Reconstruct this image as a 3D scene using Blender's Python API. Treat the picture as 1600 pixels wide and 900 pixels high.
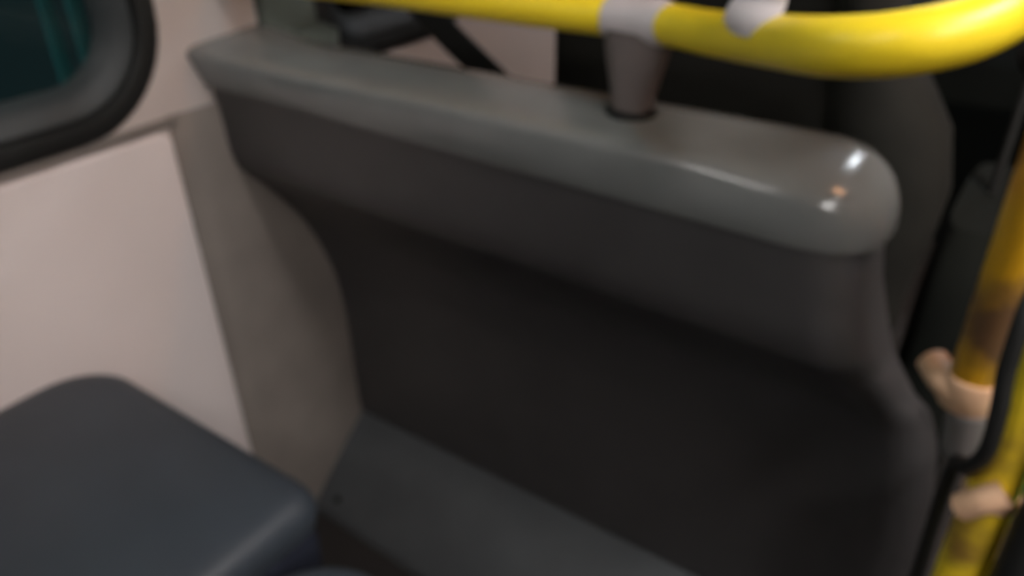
import bpy, bmesh, math, random
from mathutils import Vector, Matrix
random.seed(4)
SC = bpy.context.scene
for o in list(bpy.data.objects): bpy.data.objects.remove(o)

# ---------------------------------------------------------------- camera
R = ((0.8155424241137168, 0.2804803276749432, -0.5061831094160284),
     (0.5782336486447965, -0.42996324832321936, 0.6933811741504609),
     (-0.023160355041505015, -0.8581738698414805, -0.5128364330618967))
CAM = Vector((1.0034807, -0.6608353, 0.3220515))
cd = bpy.data.cameras.new('camera'); cam = bpy.data.objects.new('camera', cd)
SC.collection.objects.link(cam)
m = Matrix(((R[0][0], -R[0][1], -R[0][2]), (R[1][0], -R[1][1], -R[1][2]), (R[2][0], -R[2][1], -R[2][2])))
cam.matrix_world = Matrix.Translation(CAM) @ m.to_4x4()
cd.sensor_width = 36; cd.lens = 1240 / 1600 * 36; cd.clip_start = 0.02
cd.dof.use_dof = True; cd.dof.focus_distance = 0.12; cd.dof.aperture_fstop = 15.5
SC.camera = cam
# ---------------------------------------------------------------- world, exposure, lamps
w = bpy.data.worlds.new('night'); SC.world = w; w.use_nodes = True
bg = w.node_tree.nodes['Background']; bg.inputs[0].default_value = (.12, .15, .16, 1); bg.inputs[1].default_value = .2
SC.view_settings.view_transform = 'Standard'; SC.view_settings.look = 'None'
SC.view_settings.gamma = 1; SC.view_settings.exposure = 0.0
LAMP_MAIN = 38.0      # ceiling strips over the aisle and over the seats
CEILING_LAMPS = [((1.68, -.22, 1.27), .46, .30, LAMP_MAIN*1.5), ((2.05, -1.25, 1.27), .8, .2, LAMP_MAIN*1.25), ((1.55, 0.75, 1.27), .5, .14, 1.6)]

# ---------------------------------------------------------------- materials
def lin(c): return tuple(((v/255)/12.92 if v/255 <= .04045 else ((v/255+.055)/1.055)**2.4) for v in c) + (1,)
def mat(name, col, rough=.5, spec=.5, bump=.0, scale=300., var=.12, metal=0, coat=0, col2=None, vscale=12., lo=.45, hi=.6):
    m = bpy.data.materials.new(name); m.use_nodes = True; n = m.node_tree.nodes; l = m.node_tree.links
    b = n['Principled BSDF']; b.inputs['Roughness'].default_value = rough; b.inputs['Metallic'].default_value = metal
    b.inputs['Specular IOR Level'].default_value = spec; b.inputs['Coat Weight'].default_value = coat
    tc = n.new('ShaderNodeTexCoord')
    nz = n.new('ShaderNodeTexNoise'); nz.inputs['Scale'].default_value = vscale; nz.inputs['Detail'].default_value = 5
    l.new(tc.outputs['Object'], nz.inputs['Vector'])
    rp = n.new('ShaderNodeValToRGB'); l.new(nz.outputs['Fac'], rp.inputs[0]); l.new(rp.outputs[0], b.inputs['Base Color'])
    if col2:
        rp.color_ramp.elements[0].position = lo; rp.color_ramp.elements[1].position = hi
        rp.color_ramp.elements[0].color = lin(col); rp.color_ramp.elements[1].color = lin(col2)
    else:
        c = lin(col); rp.color_ramp.elements[0].position = .3; rp.color_ramp.elements[1].position = .7
        rp.color_ramp.elements[0].color = tuple(v*(1-var) for v in c[:3]) + (1,)
        rp.color_ramp.elements[1].color = tuple(v*(1+var) for v in c[:3]) + (1,)
    if bump:
        g = n.new('ShaderNodeTexNoise'); g.inputs['Scale'].default_value = scale; g.inputs['Detail'].default_value = 3
        l.new(tc.outputs['Object'], g.inputs['Vector'])
        bp = n.new('ShaderNodeBump'); bp.inputs['Strength'].default_value = bump; bp.inputs['Distance'].default_value = .001
        l.new(g.outputs['Fac'], bp.inputs['Height']); l.new(bp.outputs[0], b.inputs['Normal'])
    return m
def emis(name, col, s):
    m = bpy.data.materials.new(name); m.use_nodes = True; n = m.node_tree.nodes
    b = n['Principled BSDF']; b.inputs['Base Color'].default_value = (*col, 1)
    b.inputs['Emission Color'].default_value = (*col, 1); b.inputs['Emission Strength'].default_value = s
    return m
def glass_mat():
    m = bpy.data.materials.new('tinted_glass'); m.use_nodes = True; n = m.node_tree.nodes; l = m.node_tree.links
    n.clear(); o = n.new('ShaderNodeOutputMaterial'); t = n.new('ShaderNodeBsdfTransparent'); t.inputs[0].default_value = (.42, .6, .6, 1)
    g = n.new('ShaderNodeBsdfGlossy'); g.inputs['Roughness'].default_value = .03; f = n.new('ShaderNodeFresnel'); f.inputs[0].default_value = 1.5
    x = n.new('ShaderNodeMixShader'); l.new(f.outputs[0], x.inputs[0]); l.new(t.outputs[0], x.inputs[1]); l.new(g.outputs[0], x.inputs[2]); l.new(x.outputs[0], o.inputs[0])
    return m
M = {
 'charcoal': mat('charcoal_plastic', (60, 58, 58), .42, .5, .25, 900, .08),
 'cap': mat('cap_plastic', (110, 111, 109), .16, .55, .12, 700, .08),
 'wall': mat('beige_wall', (186, 174, 168), .6, .3, .1, 500, .04, vscale=5),
 'wall_pan': mat('beige_panel', (216, 204, 200), .55, .3, .1, 500, .03, vscale=5),
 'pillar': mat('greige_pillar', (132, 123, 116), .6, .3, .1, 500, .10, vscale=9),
 'trim': mat('grey_trim', (118, 110, 104), .6),
 'driver_trim': mat('green_grey_trim', (84, 91, 85), .5, .4, .2, 600),
 'gasket': mat('black_rubber', (26, 26, 25), .55, .4),
 'frame': mat('window_frame_grey', (42, 46, 47), .55, .35),
 'seat': mat('blue_grey_vinyl', (54, 60, 67), .5, .4, .3, 700, .07),
 'seat_side': mat('navy_cloth', (30, 33, 44), .9, .2, .3, 700),
 'yellow': mat('yellow_paint', (248, 216, 40), .38, .5, 0, 1, .03),
 'worn': mat('worn_yellow_paint', (190, 142, 24), .4, .4, 0, 1, .0, col2=(96, 70, 48), vscale=7, lo=.44, hi=.55),  # worn paint, its yellow darkened to put in the pole's shade
 'scuffed': mat('scuffed_yellow_paint', (240, 204, 44), .4, .4, 0, 1, .0, col2=(130, 96, 48), vscale=9, lo=.5, hi=.62),
 'white': mat('off_white_plastic', (205, 194, 194), .45, .4, .1),
 'bracket': mat('grey_brown_plastic', (96, 86, 83), .5, .4, .2, 600),
 'peach': mat('tan_clamp', (200, 160, 128), .45, .4),
 'black': mat('black_plastic', (22, 22, 20), .6, .3),
 'drvseat': mat('black_seat_cloth', (26, 25, 21), .85, .2, .4, 600),
 'bolster': mat('dark_grey_seat_cloth', (33, 32, 28), .85, .2, .4, 600),
 'ramp': mat('grey_floor_vinyl', (76, 78, 80), .5, .4, .3, 500, .08),
 'floor': mat('dark_floor', (48, 44, 42), .7, .3, .4, 250),
 'ceil': mat('ceiling_panel', (135, 134, 132), .6),
 'far': mat('dark_dashboard', (14, 17, 15), .9, .1),
 'console': mat('grey_green_cover', (24, 26, 23), .9, .1),
 'green': mat('green_plastic', (20, 130, 50), .4),
 'brown': mat('dark_brown_panel', (50, 41, 37), .6, .3),
 'metal': mat('galvanised_bolt', (150, 148, 145), .35, .5, metal=.9),
 'pale': mat('teal_painted_post', (120, 175, 175), .6),
 'lampbox': mat('lamp_housing', (200, 200, 198), .5),
 'glass': glass_mat(),
}
# ---------------------------------------------------------------- helpers
def link(o): SC.collection.objects.link(o); return o
def obj(name, bm, material, parent=None, smooth=True, bevel=0, seg=3, sub=0):
    me = bpy.data.meshes.new(name); bmesh.ops.recalc_face_normals(bm, faces=bm.faces[:]); bm.to_mesh(me); bm.free()
    o = link(bpy.data.objects.new(name, me)); me.materials.append(M[material] if isinstance(material, str) else material)
    if smooth:
        for p in me.polygons: p.use_smooth = True
        if not sub: me.set_sharp_from_angle(angle=math.radians(50))
    if bevel:
        b = o.modifiers.new('b', 'BEVEL'); b.width = bevel; b.segments = seg; b.limit_method = 'ANGLE'; b.angle_limit = math.radians(40)
    if sub:
        s = o.modifiers.new('s', 'SUBSURF'); s.levels = sub; s.render_levels = sub
    if parent:
        o.parent = parent; o.matrix_parent_inverse = parent.matrix_basis.inverted()
    return o
def thing(name, label, cat, loc=(0, 0, 0), group=None):
    o = link(bpy.data.objects.new(name, None)); o.empty_display_size = .05; o.location = loc
    o['label'] = label; o['category'] = cat
    if group: o['group'] = group
    return o
def tag(o, label, cat, group=None):
    o['label'] = label; o['category'] = cat
    if group: o['group'] = group
    return o
def struct(o): o['kind'] = 'structure'; return o
def box(x0, x1, y0, y1, z0, z1, bm=None):
    bm = bm or bmesh.new()
    r = bmesh.ops.create_cube(bm, size=1)
    for v in r['verts']: v.co = Vector(((x0+x1)/2+v.co.x*(x1-x0), (y0+y1)/2+v.co.y*(y1-y0), (z0+z1)/2+v.co.z*(z1-z0)))
    return bm
def grid(rows, closed_u=False, closed_v=False, cap=False, bm=None):
    bm = bm or bmesh.new()
    vs = [[bm.verts.new(p) for p in r] for r in rows]
    nu, nv = len(rows), len(rows[0])
    for i in range(nu if closed_u else nu-1):
        for j in range(nv if closed_v else nv-1):
            a, b, c, d = vs[i][j], vs[(i+1) % nu][j], vs[(i+1) % nu][(j+1) % nv], vs[i][(j+1) % nv]
            try: bm.faces.new((a, b, c, d))
            except ValueError: pass
    if cap:
        bm.faces.new(vs[0]); bm.faces.new(list(reversed(vs[-1])))
    return bm
def catmull(pts, n=8):
    P = [Vector(p) for p in pts]; P = [2*P[0]-P[1]] + P + [2*P[-1]-P[-2]]; out = []
    for i in range(1, len(P)-2):
        for k in range(n):
            t = k/n; a, b, c, d = P[i-1:i+3]
            out.append(.5*((2*b)+(c-a)*t+(2*a-5*b+4*c-d)*t*t+(3*b-a-3*c+d)*t**3))
    out.append(P[-2]); return out
def sweep(path, rad, n=24, bm=None, flat=1.0, scale=None):
    """tube along path (list of Vectors); rad float or list"""
    rows = []; T0 = None; N = None
    for i, p in enumerate(path):
        t = (path[min(i+1, len(path)-1)]-path[max(i-1, 0)]).normalized()
        if N is None: N = t.orthogonal().normalized()
        else: N = (N - t*N.dot(t)).normalized()
        B = t.cross(N); r = rad[i] if isinstance(rad, (list, tuple)) else rad
        rows.append([p+(N*math.cos(a)+B*flat*math.sin(a))*r for a in [2*math.pi*k/n for k in range(n)]])
    return grid(rows, closed_v=True, cap=True, bm=bm)
def rrect(y0, y1, z0, z1, r, n=10):
    out = []
    for cy, cz, a0 in ((y1-r, z1-r, 0), (y0+r, z1-r, 90), (y0+r, z0+r, 180), (y1-r, z0+r, 270)):
        for k in range(n+1):
            a = math.radians(a0+90*k/n); out.append((cy+r*math.cos(a), cz+r*math.sin(a)))
    return out
def plate(outer, holes, x0, x1):
    """plate in the y-z plane between x0 and x1 with holes"""
    bm = bmesh.new(); ed = []
    for loop in [outer]+holes:
        vs = [bm.verts.new((x1, y, z)) for y, z in loop]
        ed += [bm.edges.new((vs[i], vs[(i+1) % len(vs)])) for i in range(len(vs))]
    r = bmesh.ops.triangle_fill(bm, use_beauty=True, use_dissolve=False, edges=ed)
    ex = bmesh.ops.extrude_face_region(bm, geom=bm.faces[:])
    for v in ex['geom']:
        if isinstance(v, bmesh.types.BMVert): v.co.x = x0
    return bm
def ring(profile_x, loops):
    """band: loops is a list of (loop, x) successive outlines joined, closed round"""
    rows = [[(x, y, z) for y, z in lp] for lp, x in loops]
    return grid(rows, closed_u=True, closed_v=True)
def sm(a, b, t): t = max(0, min(1, (t-a)/(b-a))); return t*t*(3-2*t)

FZ = -0.855
# ---------------------------------------------------------------- setting
W1 = (-1.25, -.062, -.026, .80); r1 = .145         # passenger window (y0,y1,z0,z1)
W2 = (.198, .60, -.028, .70); r2 = .11             # driver's side window
def rr(w, r, inset): return rrect(w[0]+inset, w[1]-inset, w[2]+inset, w[3]-inset, max(r-inset, .01))
outer = [(-3.2, FZ), (2.1, FZ), (2.1, 1.3), (-3.2, 1.3)]
struct(obj('wall_left', plate(outer, [rr(W1, r1, .015), rr(W2, r2, .012)], -.05, 0.), 'wall', smooth=False))
def window(name, w, r, fm='frame'):
    g = struct(obj(name, ring(0, [(rr(w, r, 0), .0), (rr(w, r, 0), .008), (rr(w, r, .008), .014), (rr(w, r, .026), .012), (rr(w, r, .031), .0), (rr(w, r, .031), -.03), (rr(w, r, 0.016), -.03)]), 'gasket'))
    f = obj('window_frame', ring(0, [(rr(w, r, .0315), .002), (rr(w, r, .034), .004), (rr(w, r, .055), -.004), (rr(w, r, .068), -.022), (rr(w, r, .068), -.03), (rr(w, r, .0315), -.03)]), fm, g)
    obj('pane', plate(rr(w, r, .06), [], -.036, -.031), 'glass', g, smooth=False)
    return g
window('window_1', W1, r1); window('window_2', W2, r2, 'gasket')
# beige lower lining, raised 9 mm, right edge at the pillar
bm = plate([(-3.2, FZ), (-.082, FZ), (-.084, -.052), (-.10, -.040), (-3.2, -.040)], [], 0.0, .010)
struct(obj('trim_1', bm, 'wall_pan', bevel=.004))
# ledge strip over the lining, its grey painted as the ledge's shadow line
struct(obj('trim_2', box(0, .006, -.34, -.068, -.038, -.024), 'trim', bevel=.003))
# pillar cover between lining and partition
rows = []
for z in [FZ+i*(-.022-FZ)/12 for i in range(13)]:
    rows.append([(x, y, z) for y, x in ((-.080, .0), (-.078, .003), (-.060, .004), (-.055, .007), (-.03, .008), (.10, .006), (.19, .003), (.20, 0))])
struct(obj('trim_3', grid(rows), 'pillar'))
# grey-green driver's side lining ahead of the partition
bm = plate([(.098, -.07), (.20, -.07), (.205, -.06), (.197, .16), (.19, .75), (.098, .75)], [], 0, .016)
struct(obj('trim_4', bm, 'driver_trim', bevel=.006))
struct(obj('floor', box(-.05, 2.45, -3.2, .20, FZ-.04, FZ), 'floor', smooth=False))
struct(obj('floor', box(-.05, 2.45, .20, 2.1, FZ-.04, FZ+.12), 'floor', smooth=False))
struct(obj('ceiling', box(-.05, 2.45, -3.2, 2.1, 1.3, 1.34), 'ceil', smooth=False))
struct(obj('wall_right', plate(outer, [rrect(-3.0, 0.1, -.03, .9, .1), rrect(.35, 1.3, -.75, .9, .1)], 2.40, 2.45), 'wall', smooth=False))
bm = box(-.05, 2.45, 2.05, 2.1, FZ, -.25); box(-.05, 2.45, 2.05, 2.1, .95, 1.3, bm); box(-.05, .05, 2.05, 2.1, -.25, .95, bm); box(2.35, 2.45, 2.05, 2.1, -.25, .95, bm)
struct(obj('wall_front', bm, 'far', smooth=False))
struct(obj('window_3', box(.05, 2.35, 2.06, 2.07, -.25, .95), 'glass', smooth=False))
struct(obj('wall_back', box(-.05, 2.45, -3.24, -3.2, FZ, 1.3), 'far', smooth=False))

# ---------------------------------------------------------------- ceiling lamps
for (x, y, z), ln, wd, s in CEILING_LAMPS:
    i = CEILING_LAMPS.index(((x, y, z), ln, wd, s))
    t = thing('ceiling_lamp', ['wide white ceiling strip lamp over the aisle', 'long narrow ceiling strip lamp farther back over the aisle', 'short dim ceiling lamp over the driver cabin'][i], 'lamp', (x, y, 1.3))
    obj('housing', box(x-wd/2-.02, x+wd/2+.02, y-ln/2-.02, y+ln/2+.02, 1.275, 1.30), 'lampbox', t, bevel=.004)
    obj('diffuser', box(x-wd/2, x+wd/2, y-ln/2, y+ln/2, 1.262, 1.276), emis('lamp_glow', (1.0, .975, .965), s), t, smooth=False)

def spot(x, y, rad, col, st, label, name='ceiling_spot', group=None):
    t = thing(name, label, 'lamp', (x, y, 1.3), group)
    for nm, rr2, z0, z1, mt in (('bezel', rad+.012, 1.280, 1.30, 'lampbox'), ('lens', rad, 1.266, 1.282, emis('spot_glow', col, st))):
        obj(nm, grid([[(x+rr2*math.cos(a), y+rr2*math.sin(a), z) for a in [2*math.pi*j/24 for j in range(24)]] for z in (z0, z1)], closed_v=True, cap=True), mt, t)
spot(.20, -1.62, .035, (1, .965, .94), 260, 'small round white ceiling spot nearer the window', group='pair of ceiling spots')
spot(.36, -1.50, .035, (1, .965, .94), 260, 'small round white ceiling spot nearer the aisle', group='pair of ceiling spots')
spot(1.50, .52, .085, (1, .46, .2), 100, 'small round orange ceiling lamp by the door', 'orange_lamp')

for x, side in ((.52, 'left'), (1.17, 'right')):  # unseen lamps added to put glints on the partition's rounded end
    t = thing('cab_lamp', 'small white lamp on the windscreen header, the '+side+' one', 'lamp', (x, 2.05, 1.22), 'cab lamps over the windscreen')
    b = bmesh.new(); bmesh.ops.create_uvsphere(b, u_segments=20, v_segments=12, radius=.05)
    for v in b.verts: v.co = Vector((x+v.co.x, 2.01+v.co.y*.5, .0+1.22+v.co.z))
    obj('lens', b, emis('cab_glow', (.86, .93, 1), 170), t)
    obj('bezel', box(x-.06, x+.06, 2.025, 2.05, 1.16, 1.28), 'lampbox', t, bevel=.005)

# ---------------------------------------------------------------- partition
part = thing('partition', 'charcoal plastic partition with a rounded grey top behind the driver seat', 'partition', (.45, .1, FZ))
prof = [(.0, .012), (0, -.02), (.001, -.06), (.003, -.10), (.014, -.130), (.042, -.160), (.075, -.200), (.114, -.256), (.144, -.324), (.165, -.39), (.175, -.47), (.176, -.56), (.176, -.64), (.176, -.69), (.177, -.713)]
pc = catmull([(0, a, b) for a, b in prof], 4)
def Wd(z):
    K = [(.05, .88), (0, .888), (-.07, .900), (-.15, .926), (-.19, .950), (-.23, .974), (-.30, .993), (-.45, 1.010), (-1, 1.016)]
    if z >= K[0][0]: return K[0][1]
    for (a, x), (b, y) in zip(K, K[1:]):
        if z >= b: return x+(y-x)*(a-z)/(a-b)
    return K[-1][1]
rows = []
for p in pc:
    y, z = p.y, p.z; Wz = Wd(z); r = .045; row = []
    zz = z - .02*0
    for k in range(41):
        x = .002+(Wz-r-.002)*k/40
        fade = 1-.25*sm(.86, 1.0, x)
        # crease sags by 2 cm towards the right
        row.append(Vector((x, y*fade, z - .018*(x/.9)*(1-sm(.1, .3, -z)))))
    yf = row[-1].y
    for k in range(1, 9):
        a = math.pi/2*k/8
        row.append(Vector((Wz-r+r*math.sin(a), yf+r*(1-math.cos(a)), row[40].z)))
    yb = max(.116, y+.02)
    for k in range(1, 5): row.append(Vector((Wz, (yf+r)+(yb-yf-r)*k/4, row[40].z)))
    for k in range(0, 9): row.append(Vector((Wz-.01-(Wz-.012)*k/8, yb+.004, row[40].z)))
    rows.append(row)
obj('panel', grid(rows, closed_v=True, cap=True), 'charcoal', part, smooth=True)
# rounded grey top moulding
U = [i/30 for i in range(31)]
rows = []
xe = .80
st = [(.001+(xe-.001)*k/30, 0) for k in range(31)] + [(xe+.104*math.sin(math.pi/2*k/16), math.sin(math.pi/2*k/16)) for k in range(1, 17)]
for x, a in st:
    zb = -.022*(x/.9); lf = 1-sm(.0, .12, x); q = sm(.70, .87, x)
    zt = .048+.012*lf
    sec = [(.001, zb), (-.004, zb+.001), (-.007, zb+.008), (-.0125, zt-.012-.014*q), (-.009+.005*q, zt-.005-.007*q), (.000+.012*q, zt-.0012-.003*q), (.012+.022*q, zt), (.05, zt+.003), (.085, zt+.006), (.104, zt+.005), (.116, zt-.002), (.121, zt-.018), (.120, zb+.01), (.119, zb)]
    s3 = [Vector((x, y-.016*lf*(y < .02)*(1 if z > zb+.015 else .3), z)) for y, z in sec]
    if a == 0: sc, sy = 1, 1
    else: sc, sy = max((1-a**3.6)**.5, .02), max(1-a**3.2, 0)**.36*.9+.10
    row = []
    for p in s3: pv = .088; row.append(Vector((x, pv+(p.y-pv)*sy, zb+(p.z-zb)*sc)))
    rows.append(row)
bm = grid(rows, closed_v=True, cap=True)
cap = obj('top_cap', bm, 'cap', part, smooth=True)
for p in cap.data.polygons: p.use_smooth = True
# small corner shelf closing the gap to the driver's side lining
bm = bmesh.new(); P = [(.016, .1205), (.132, .1205), (.11, .145), (.075, .185), (.016, .205)]
grid([[(x, y, z) for x, y in P] for z in (.022, .049, .052)], closed_v=True, cap=True, bm=bm)
obj('corner_shelf', bm, 'driver_trim', part, bevel=.003)
# sloped grey foot ramp at its base
rows = []
for x in (.004, .15, .3, .45, .6, .75, .9, 1.0):
    rows.append([(x, y - .03*(x/.9)*(1 if z < -.8 else 0), z) for y, z in ((.20, -.716), (.178, -.717), (.10, -.778), (.03, -.838), (.018, -.853), (.018, FZ), (.20, FZ))])
tag(obj('foot_ramp', grid(rows, closed_v=True, cap=True), 'ramp'), 'grey vinyl sloped foot ramp along the base of the partition', 'ramp')
b = bmesh.new(); bmesh.ops.create_uvsphere(b, u_segments=16, v_segments=8, radius=.009)
for v in b.verts: v.co = Vector((.052+v.co.x, .045+v.co.y, -.827+v.co.z*.7))
tag(obj('floor_bolt', b, 'black'), 'small black bolt at the wall end of the foot ramp', 'bolt')

# ---------------------------------------------------------------- passenger seats
def cushion_bm(x0, x1, y0, y1, zt, th, rc):
    """soft slab: rounded plan, domed top, rolled edge"""
    out = []
    n = 8
    for cx, cy, a0 in ((x1-rc*.4, y1-rc*.4, 0), (x0+rc, y1-rc, 90), (x0+rc*.4, y0+rc*.4, 180), (x1-rc*.4, y0+rc*.4, 270)):
        r = rc if a0 == 90 else rc*.4
        for k in range(n+1):
            a = math.radians(a0+90*k/n); out.append((cx+r*math.cos(a), cy+r*math.sin(a)))
    cx, cy = (x0+x1)/2, (y0+y1)/2; rows = []
    for s, dz in ((.05, .006), (.35, .006), (.65, .004), (.85, .001), (.93, -.003), (.97, -.009), (.992, -.018), (1.0, -.03), (.998, -th*.7), (.985, -th)):
        rows.append([(cx+(x-cx)*s, cy+(y-cy)*s, zt+dz) for x, y in out])
    return grid(rows, closed_v=True, cap=True)
def seat(x0, x1, label, yf, zt=-.302):
    t = thing('passenger_seat', label, 'seat', ((x0+x1)/2, yf-.25, FZ), 'pair of passenger seats')
    yb = yf-.42
    obj('cushion', cushion_bm(x0, x1, yb, yf, zt, .05, .08), 'seat', t)
    obj('cushion_base', cushion_bm(x0+.004, x1-.004, yb+.01, yf-.006, zt-.047, .085, .07), 'seat_side', t)
    rows = []
    for k in range(12):
        z = zt-.02+min(k, 8)*.075+(0, .012, .02, .022)[max(0, k-8)]; d = .5-.5*math.cos(min(1, k/8)*math.pi); sh = (1, .97, .88, .6)[max(0, k-8)]; wd = (x1-x0)/2*(1-.12*(min(k, 8)/8)**3)*(sh+.2*(1-sh)); c = (x0+x1)/2; y = yb-.005*k
        rows.append([(c+wd*math.cos(a)*.98, y-.02+.035*sh*math.copysign(abs(math.sin(a))**.5, math.sin(a)), z) for a in [2*math.pi*j/24 for j in range(24)]])
    obj('backrest', grid(rows, closed_v=True, cap=True), 'seat', t)
    obj('pedestal', box((x0+x1)/2-.06, (x0+x1)/2+.06, yf-.30, yf-.16, FZ, zt-.13), 'black', t, bevel=.01)
    return t
seat(.004, .461, 'blue-grey cushioned passenger seat against the beige window wall', -.272)
seat(.500, .86, 'blue-grey passenger seat on the aisle side, only its front edge visible', -.320)

# ---------------------------------------------------------------- yellow rails
tp = [(-.0, .045, .150), (.15, .055, .146), (.268, .068, .144), (.397, .08, .141), (.535, .085, .140), (.64, .078, .142), (.73, .030, .150), (.81, -.055, .171), (.868, -.114, .187), (.910, -.128, .197), (.945, -.110, .207), (.968, -.072, .224), (.985, -.01, .250), (.995, .06, .31), (1.0, .10, .42), (1.0, .11, .75), (1.0, .11, 1.29)]
RP = catmull(tp, 8)
tag(obj('handrail', sweep(RP, .0197), 'yellow'), 'bright yellow bent tube handrail above the partition top', 'handrail')
def rail(px, py, r, z0, z1, name, label, material, cat='pole'):
    return tag(obj(name, sweep([Vector((px, py, z0+(z1-z0)*k/20)) for k in range(21)], r), material), label, cat)
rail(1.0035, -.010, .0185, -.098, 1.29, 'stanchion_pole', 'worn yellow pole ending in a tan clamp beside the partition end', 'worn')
rail(1.040, -.085, .0185, FZ, 1.29, 'grab_pole', 'yellow floor pole at the far right edge, scuffed brown', 'scuffed')
# bracket: strap round the rail + tapering foot on the cap
br = thing('rail_bracket', 'off-white strap and grey-brown foot holding the yellow rail on the partition', 'bracket', (.636, .06, .045))
def nearest(x): return min(RP, key=lambda p: abs(p.x-x))
def strap(x0, x1, rad, rad_in):
    pts = [nearest(x0+(x1-x0)*k/6) for k in range(7)]
    rows = []
    prof = [(x, rad-(.003 if k in (0, 6) else 0)) for k, x in enumerate([x0+(x1-x0)*k/6 for k in range(7)])]
    for (x, r) in [(x0, rad_in)] + prof + [(x1, rad_in)]:
        c = nearest(x); 
        rows.append([Vector((x, c.y+r*math.cos(a), c.z+r*math.sin(a))) for a in [2*math.pi*k/28 for k in range(28)]])
    return grid(rows, closed_u=True, closed_v=True)
obj('strap', strap(.592, .668, .0235, .019), 'white', br)
rows = []
for k in range(15):
    t = k/14; z = .133-(.133-.046)*t; wdt = (.036-.016*sm(0, 1, t)); d = .022-.004*t
    if k == 14: wdt *= .8; d *= .8
    cy = .079-.016*t
    rows.append([Vector((.631+.004*t+wdt*math.copysign(abs(math.cos(a))**.8, math.cos(a)), cy+d*math.copysign(abs(math.sin(a))**.8, math.sin(a)), z)) for a in [2*math.pi*j/28 for j in range(28)]])
obj('foot', grid(rows, closed_v=True, cap=True), 'bracket', br)
rows = []
for rs, z in ((1.0, .047), (1.05, .052), (1.0, .0565), (.8, .057)):
    rows.append([Vector((.635+.027*rs*math.cos(a), .063+.022*rs*math.sin(a), z)) for a in [2*math.pi*j/28 for j in range(28)]])
obj('base_ring', grid(rows, closed_v=True, cap=True), 'black', br)
# upper clip coming down over the rail
c0 = Vector((.800, -.044, .180)); d = Vector((.93, -.36, .0)).normalized(); up = Vector((0, 0, 1)); side = up.cross(d).normalized()
if side.dot(CAM-c0) < 0: side = -side
rows = []
for k in range(22):
    t = k/21
    if t < .45:                    # hugs the front of the tube from its middle to the top
        a = math.radians(-14+70*t/.45); c = c0+side*.0215*math.cos(a)+Vector((0, 0, 1))*.0215*math.sin(a); nrm = side*math.cos(a)+up*math.sin(a)
    else:
        h = (t-.45)/.55; c = c0+side*(.0120-.004*h)+up*(.0178+.16*h); nrm = side
    wd = .025*min(1, math.sqrt(max(0, 1-(1-min(1, (k+.6)/4))**2)))
    row = []
    for sx, sn in ((-1, 0), (-.85, .9), (0, 1), (.85, .9), (1, 0), (.85, -.9), (0, -1), (-.85, -.9)):
        row.append(c+d*wd*sx+nrm*.0028*sn)
    rows.append(row)
tag(obj('rail_clip', grid(rows, closed_v=True, cap=True), 'white'), 'off-white rounded clip hanging over the yellow rail, right of the bracket', 'clip')

# clamps on the poles, right edge
def collar(cx, cy, r, z0, z1, bm=None):
    rows = []
    for rs, z in ((.93, z0), (1, z0+.003), (1, z1-.003), (.93, z1)):
        rows.append([Vector((cx+r*rs*math.cos(a), cy+r*rs*math.sin(a), z)) for a in [2*math.pi*j/28 for j in range(28)]])
    return grid(rows, closed_v=True, cap=True, bm=bm)
cl = thing('pole_clamp', 'tan clamp fixing the worn yellow pole to the partition end', 'clamp', (1.0, -.01, -.14))
obj('collar', collar(1.0035, -.010, .0235, -.118, -.088), 'peach', cl)
obj('arm', sweep(catmull([(1.000, -.02, -.104), (.990, -.018, -.101), (.982, -.012, -.099), (.970, .01, -.100)], 5), .0135, 16, flat=.8), 'peach', cl)
obj('socket', sweep([Vector((1.0085+.006*k/6, -.018-.003*k/6, -.118-.008*k)) for k in range(7)], [.0175]*6+[.014], 20), mat('grey_socket', (104, 98, 96), .5), cl)
cl2 = thing('pole_clamp', 'small tan clamp low on the yellow floor pole', 'clamp', (1.04, -.085, -.15))
obj('collar', collar(1.040, -.085, 0.0208, -.146, -.136), 'peach', cl2)
obj('arm', sweep(catmull([(1.047, -.104, -.121), (1.036, -.108, -.131), (1.024, -.106, -.147)], 5), .011, 14), 'peach', cl2)
tag(obj('cable', sweep(catmull([(1.026, -.03, .75), (1.022, -.045, .3), (1.0215, -.090, .08), (1.0195, -.112, .03), (1.0205, -.116, -.012), (1.0245, -.116, -.045), (1.026, -.113, -.085), (1.018, -.098, -.115), (1.010, -.05, -.16), (1.012, -.02, -.30), (1.02, 0, -.6), (1.02, 0, FZ+.01)], 8), .0062, 12), 'gasket'), 'black cable hanging in front of the yellow floor pole', 'cable')
rail(1.071, -.105, .0135, FZ, .02, 'rubber_post', 'black rubber-covered post right of the yellow floor pole', 'gasket', 'post')
tag(obj('green_box', box(1.078, 1.16, -.09, 0, -.34, -.165), 'green', bevel=.01), 'green plastic box in the bottom right corner', 'box')
tag(obj('step_panel', box(1.03, 1.20, .02, .05, FZ, -.30), 'brown', bevel=.006), 'dark brown low panel behind the yellow floor pole', 'panel')

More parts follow.
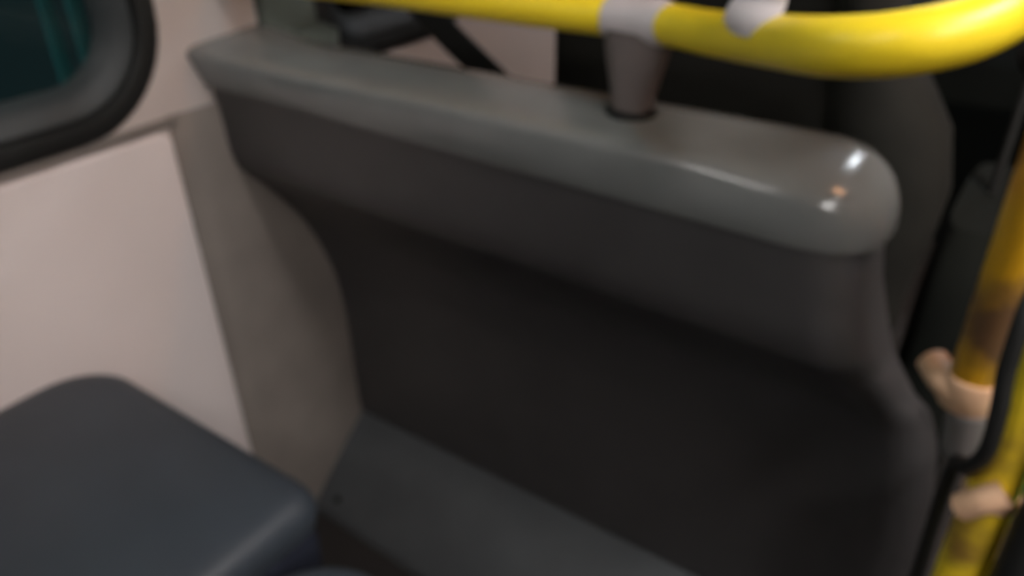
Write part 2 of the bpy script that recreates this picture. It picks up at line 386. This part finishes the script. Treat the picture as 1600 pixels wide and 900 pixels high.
# ---------------------------------------------------------------- driver cabin
ds = thing('driver_seat', 'black high-backed driver seat on the far side of the partition', 'seat', (.66, .45, FZ+.12))
def slab(cx, w0, w1, y0, y1, z0, z1, e=.35):
    rows = []
    for k in range(17):
        t = k/16; z = z0+(z1-z0)*t; wd = w0+(w1-w0)*t
        ends = 1-.25*(abs(2*t-1)**6)
        rows.append([Vector((cx+wd*ends*math.copysign(abs(math.cos(a))**e, math.cos(a)), (y0+y1)/2+(y1-y0)/2*ends*math.copysign(abs(math.sin(a))**.6, math.sin(a)), z)) for a in [2*math.pi*j/32 for j in range(32)]])
    return grid(rows, closed_v=True, cap=True)
obj('backrest', slab(.600, .222, .205, .27, .38, -.42, .42), 'drvseat', ds)
bol = []
for z, xr in ((-.42, .87), (-.33, .893), (-.24, .902), (-.15, .914), (-.07, .921), (0, .905), (.05, .872), (.09, .845), (.2, .80), (.4, .78)):
    c = (xr+.78)/2; hw = (xr-.76)/2
    bol.append([Vector((c-.01+hw*math.cos(a), .325+.065*math.copysign(abs(math.sin(a))**.7, math.sin(a)), z)) for a in [2*math.pi*j/24 for j in range(24)]])
obj('side_bolster', grid(bol, closed_v=True, cap=True), 'bolster', ds)
obj('seat_cushion', slab(.62, .24, .24, .36, .82, -.46, -.34, .3), 'drvseat', ds)
obj('pedestal', slab(.62, .15, .14, .42, .72, FZ+.12, -.46, .3), 'black', ds)
# belt strap from the side wall down to the seat
p0, p1 = Vector((.045, .30, .145)), Vector((.30, .30, -.035)); dv = (p1-p0).normalized(); nn = Vector((0, 1, 0)); sd = dv.cross(nn)
rows = []
for k in range(13):
    c = p0+(p1-p0)*k/12*1.12+nn*(-.01*math.sin(k/12*math.pi))
    rows.append([c+sd*.024*a+nn*.0015*b for a, b in ((-1, -1), (1, -1), (1, 1), (-1, 1))])
sb = thing('seat_belt', 'black seat belt slanting down beside the driver window', 'seat belt', (.04, .3, .15))
obj('strap', grid(rows, closed_v=True, cap=True), 'black', sb)
obj('anchor', box(.004, .055, .27, .33, .12, .19), 'black', sb, bevel=.01)
# engine cover / lever console to the right of the seat
tag(obj('gear_console', slab(.945, .06, .045, .42, .80, FZ+.12, -.175, .5), 'console'), 'dark grey-green rounded console right of the driver seat', 'console')
lv = thing('gear_lever', 'black gear lever standing on the grey-green console', 'lever', (.95, .52, -.18))
obj('stalk', sweep([Vector((.95, .62+.01*k, -.18+.03*k)) for k in range(7)], .007, 12), 'black', lv)
b = bmesh.new(); bmesh.ops.create_uvsphere(b, u_segments=16, v_segments=10, radius=.026)
for v in b.verts: v.co = Vector((.95+v.co.x, .685+v.co.y, .015+v.co.z*1.2))
obj('knob', b, 'black', lv)
# dashboard and wheel
da = thing('dashboard', 'dark dashboard under the windscreen in front of the driver', 'dashboard', (1.0, 1.7, FZ+.12))
rows = []
for x in [.01+k*.14 for k in range(11)]:
    bul = .05*math.cos((x-.6)*2)
    rows.append([Vector((x, y, z)) for y, z in ((2.04, FZ+.12), (1.62, FZ+.12), (1.52-bul, -.45), (1.42-bul, -.27), (1.46-bul, -.20+bul*.3), (1.6, -.16+bul), (2.04, -.18))])
obj('shell', grid(rows, closed_v=True, cap=True), 'far', da, bevel=.01)
obj('hood', slab(.62, .22, .20, 1.40, 1.62, -.20, -.08, .5), 'black', da)
sw = thing('steering_wheel', 'black steering wheel in front of the dashboard', 'steering wheel', (.62, 1.30, -.1))
tilt = Matrix.Rotation(math.radians(35), 4, 'X'); tc = Vector((.62, 1.16, -.02))
def ringpath(r, n=48): return [tc+tilt @ Vector((r*math.cos(2*math.pi*k/n), r*math.sin(2*math.pi*k/n), 0)) for k in range(n)]
rp_ = ringpath(.22); rows = []
for k, p in enumerate(rp_):
    rad = (p-tc).normalized(); nrm = tilt @ Vector((0, 0, 1))
    rows.append([p+rad*.014*math.cos(a)+nrm*.014*math.sin(a) for a in [2*math.pi*j/12 for j in range(12)]])
obj('rim', grid(rows, closed_u=True, closed_v=True), 'black', sw)
for an in (0, 120, 240):
    e = tc+tilt @ Vector((.215*math.cos(math.radians(an+90)), .215*math.sin(math.radians(an+90)), 0))
    obj('spoke', sweep([tc+(e-tc)*k/4 for k in range(5)], .012, 10), 'black', sw)
obj('column', sweep([tc+(tilt @ Vector((0, 0, -.038*k))) for k in range(6)], [.045, .04, .03, .03, .035, .04], 16), 'black', sw)
# added bars imitating reflected light streaks in the passenger window
for y in (-.034, .010):
    tag(obj('roadside_post', sweep([Vector((-.42+.02*k, y-.004*k+.02, -.9+.3*k)) for k in range(7)], .011, 12), 'pale'), ['pale teal post outside the passenger window, the left one', 'pale teal post outside the passenger window, the right one'][y > 0], 'post', 'posts outside the window')

ld = bpy.data.lights.new('street_light', 'POINT'); ld.energy = 40; ld.shadow_soft_size = .1; ld.color = (.8, 1, 1)  # unseen point light added to brighten the streak bars
lo = link(bpy.data.objects.new('street_light', ld)); lo.location = (-1.1, -.9, 1.2)
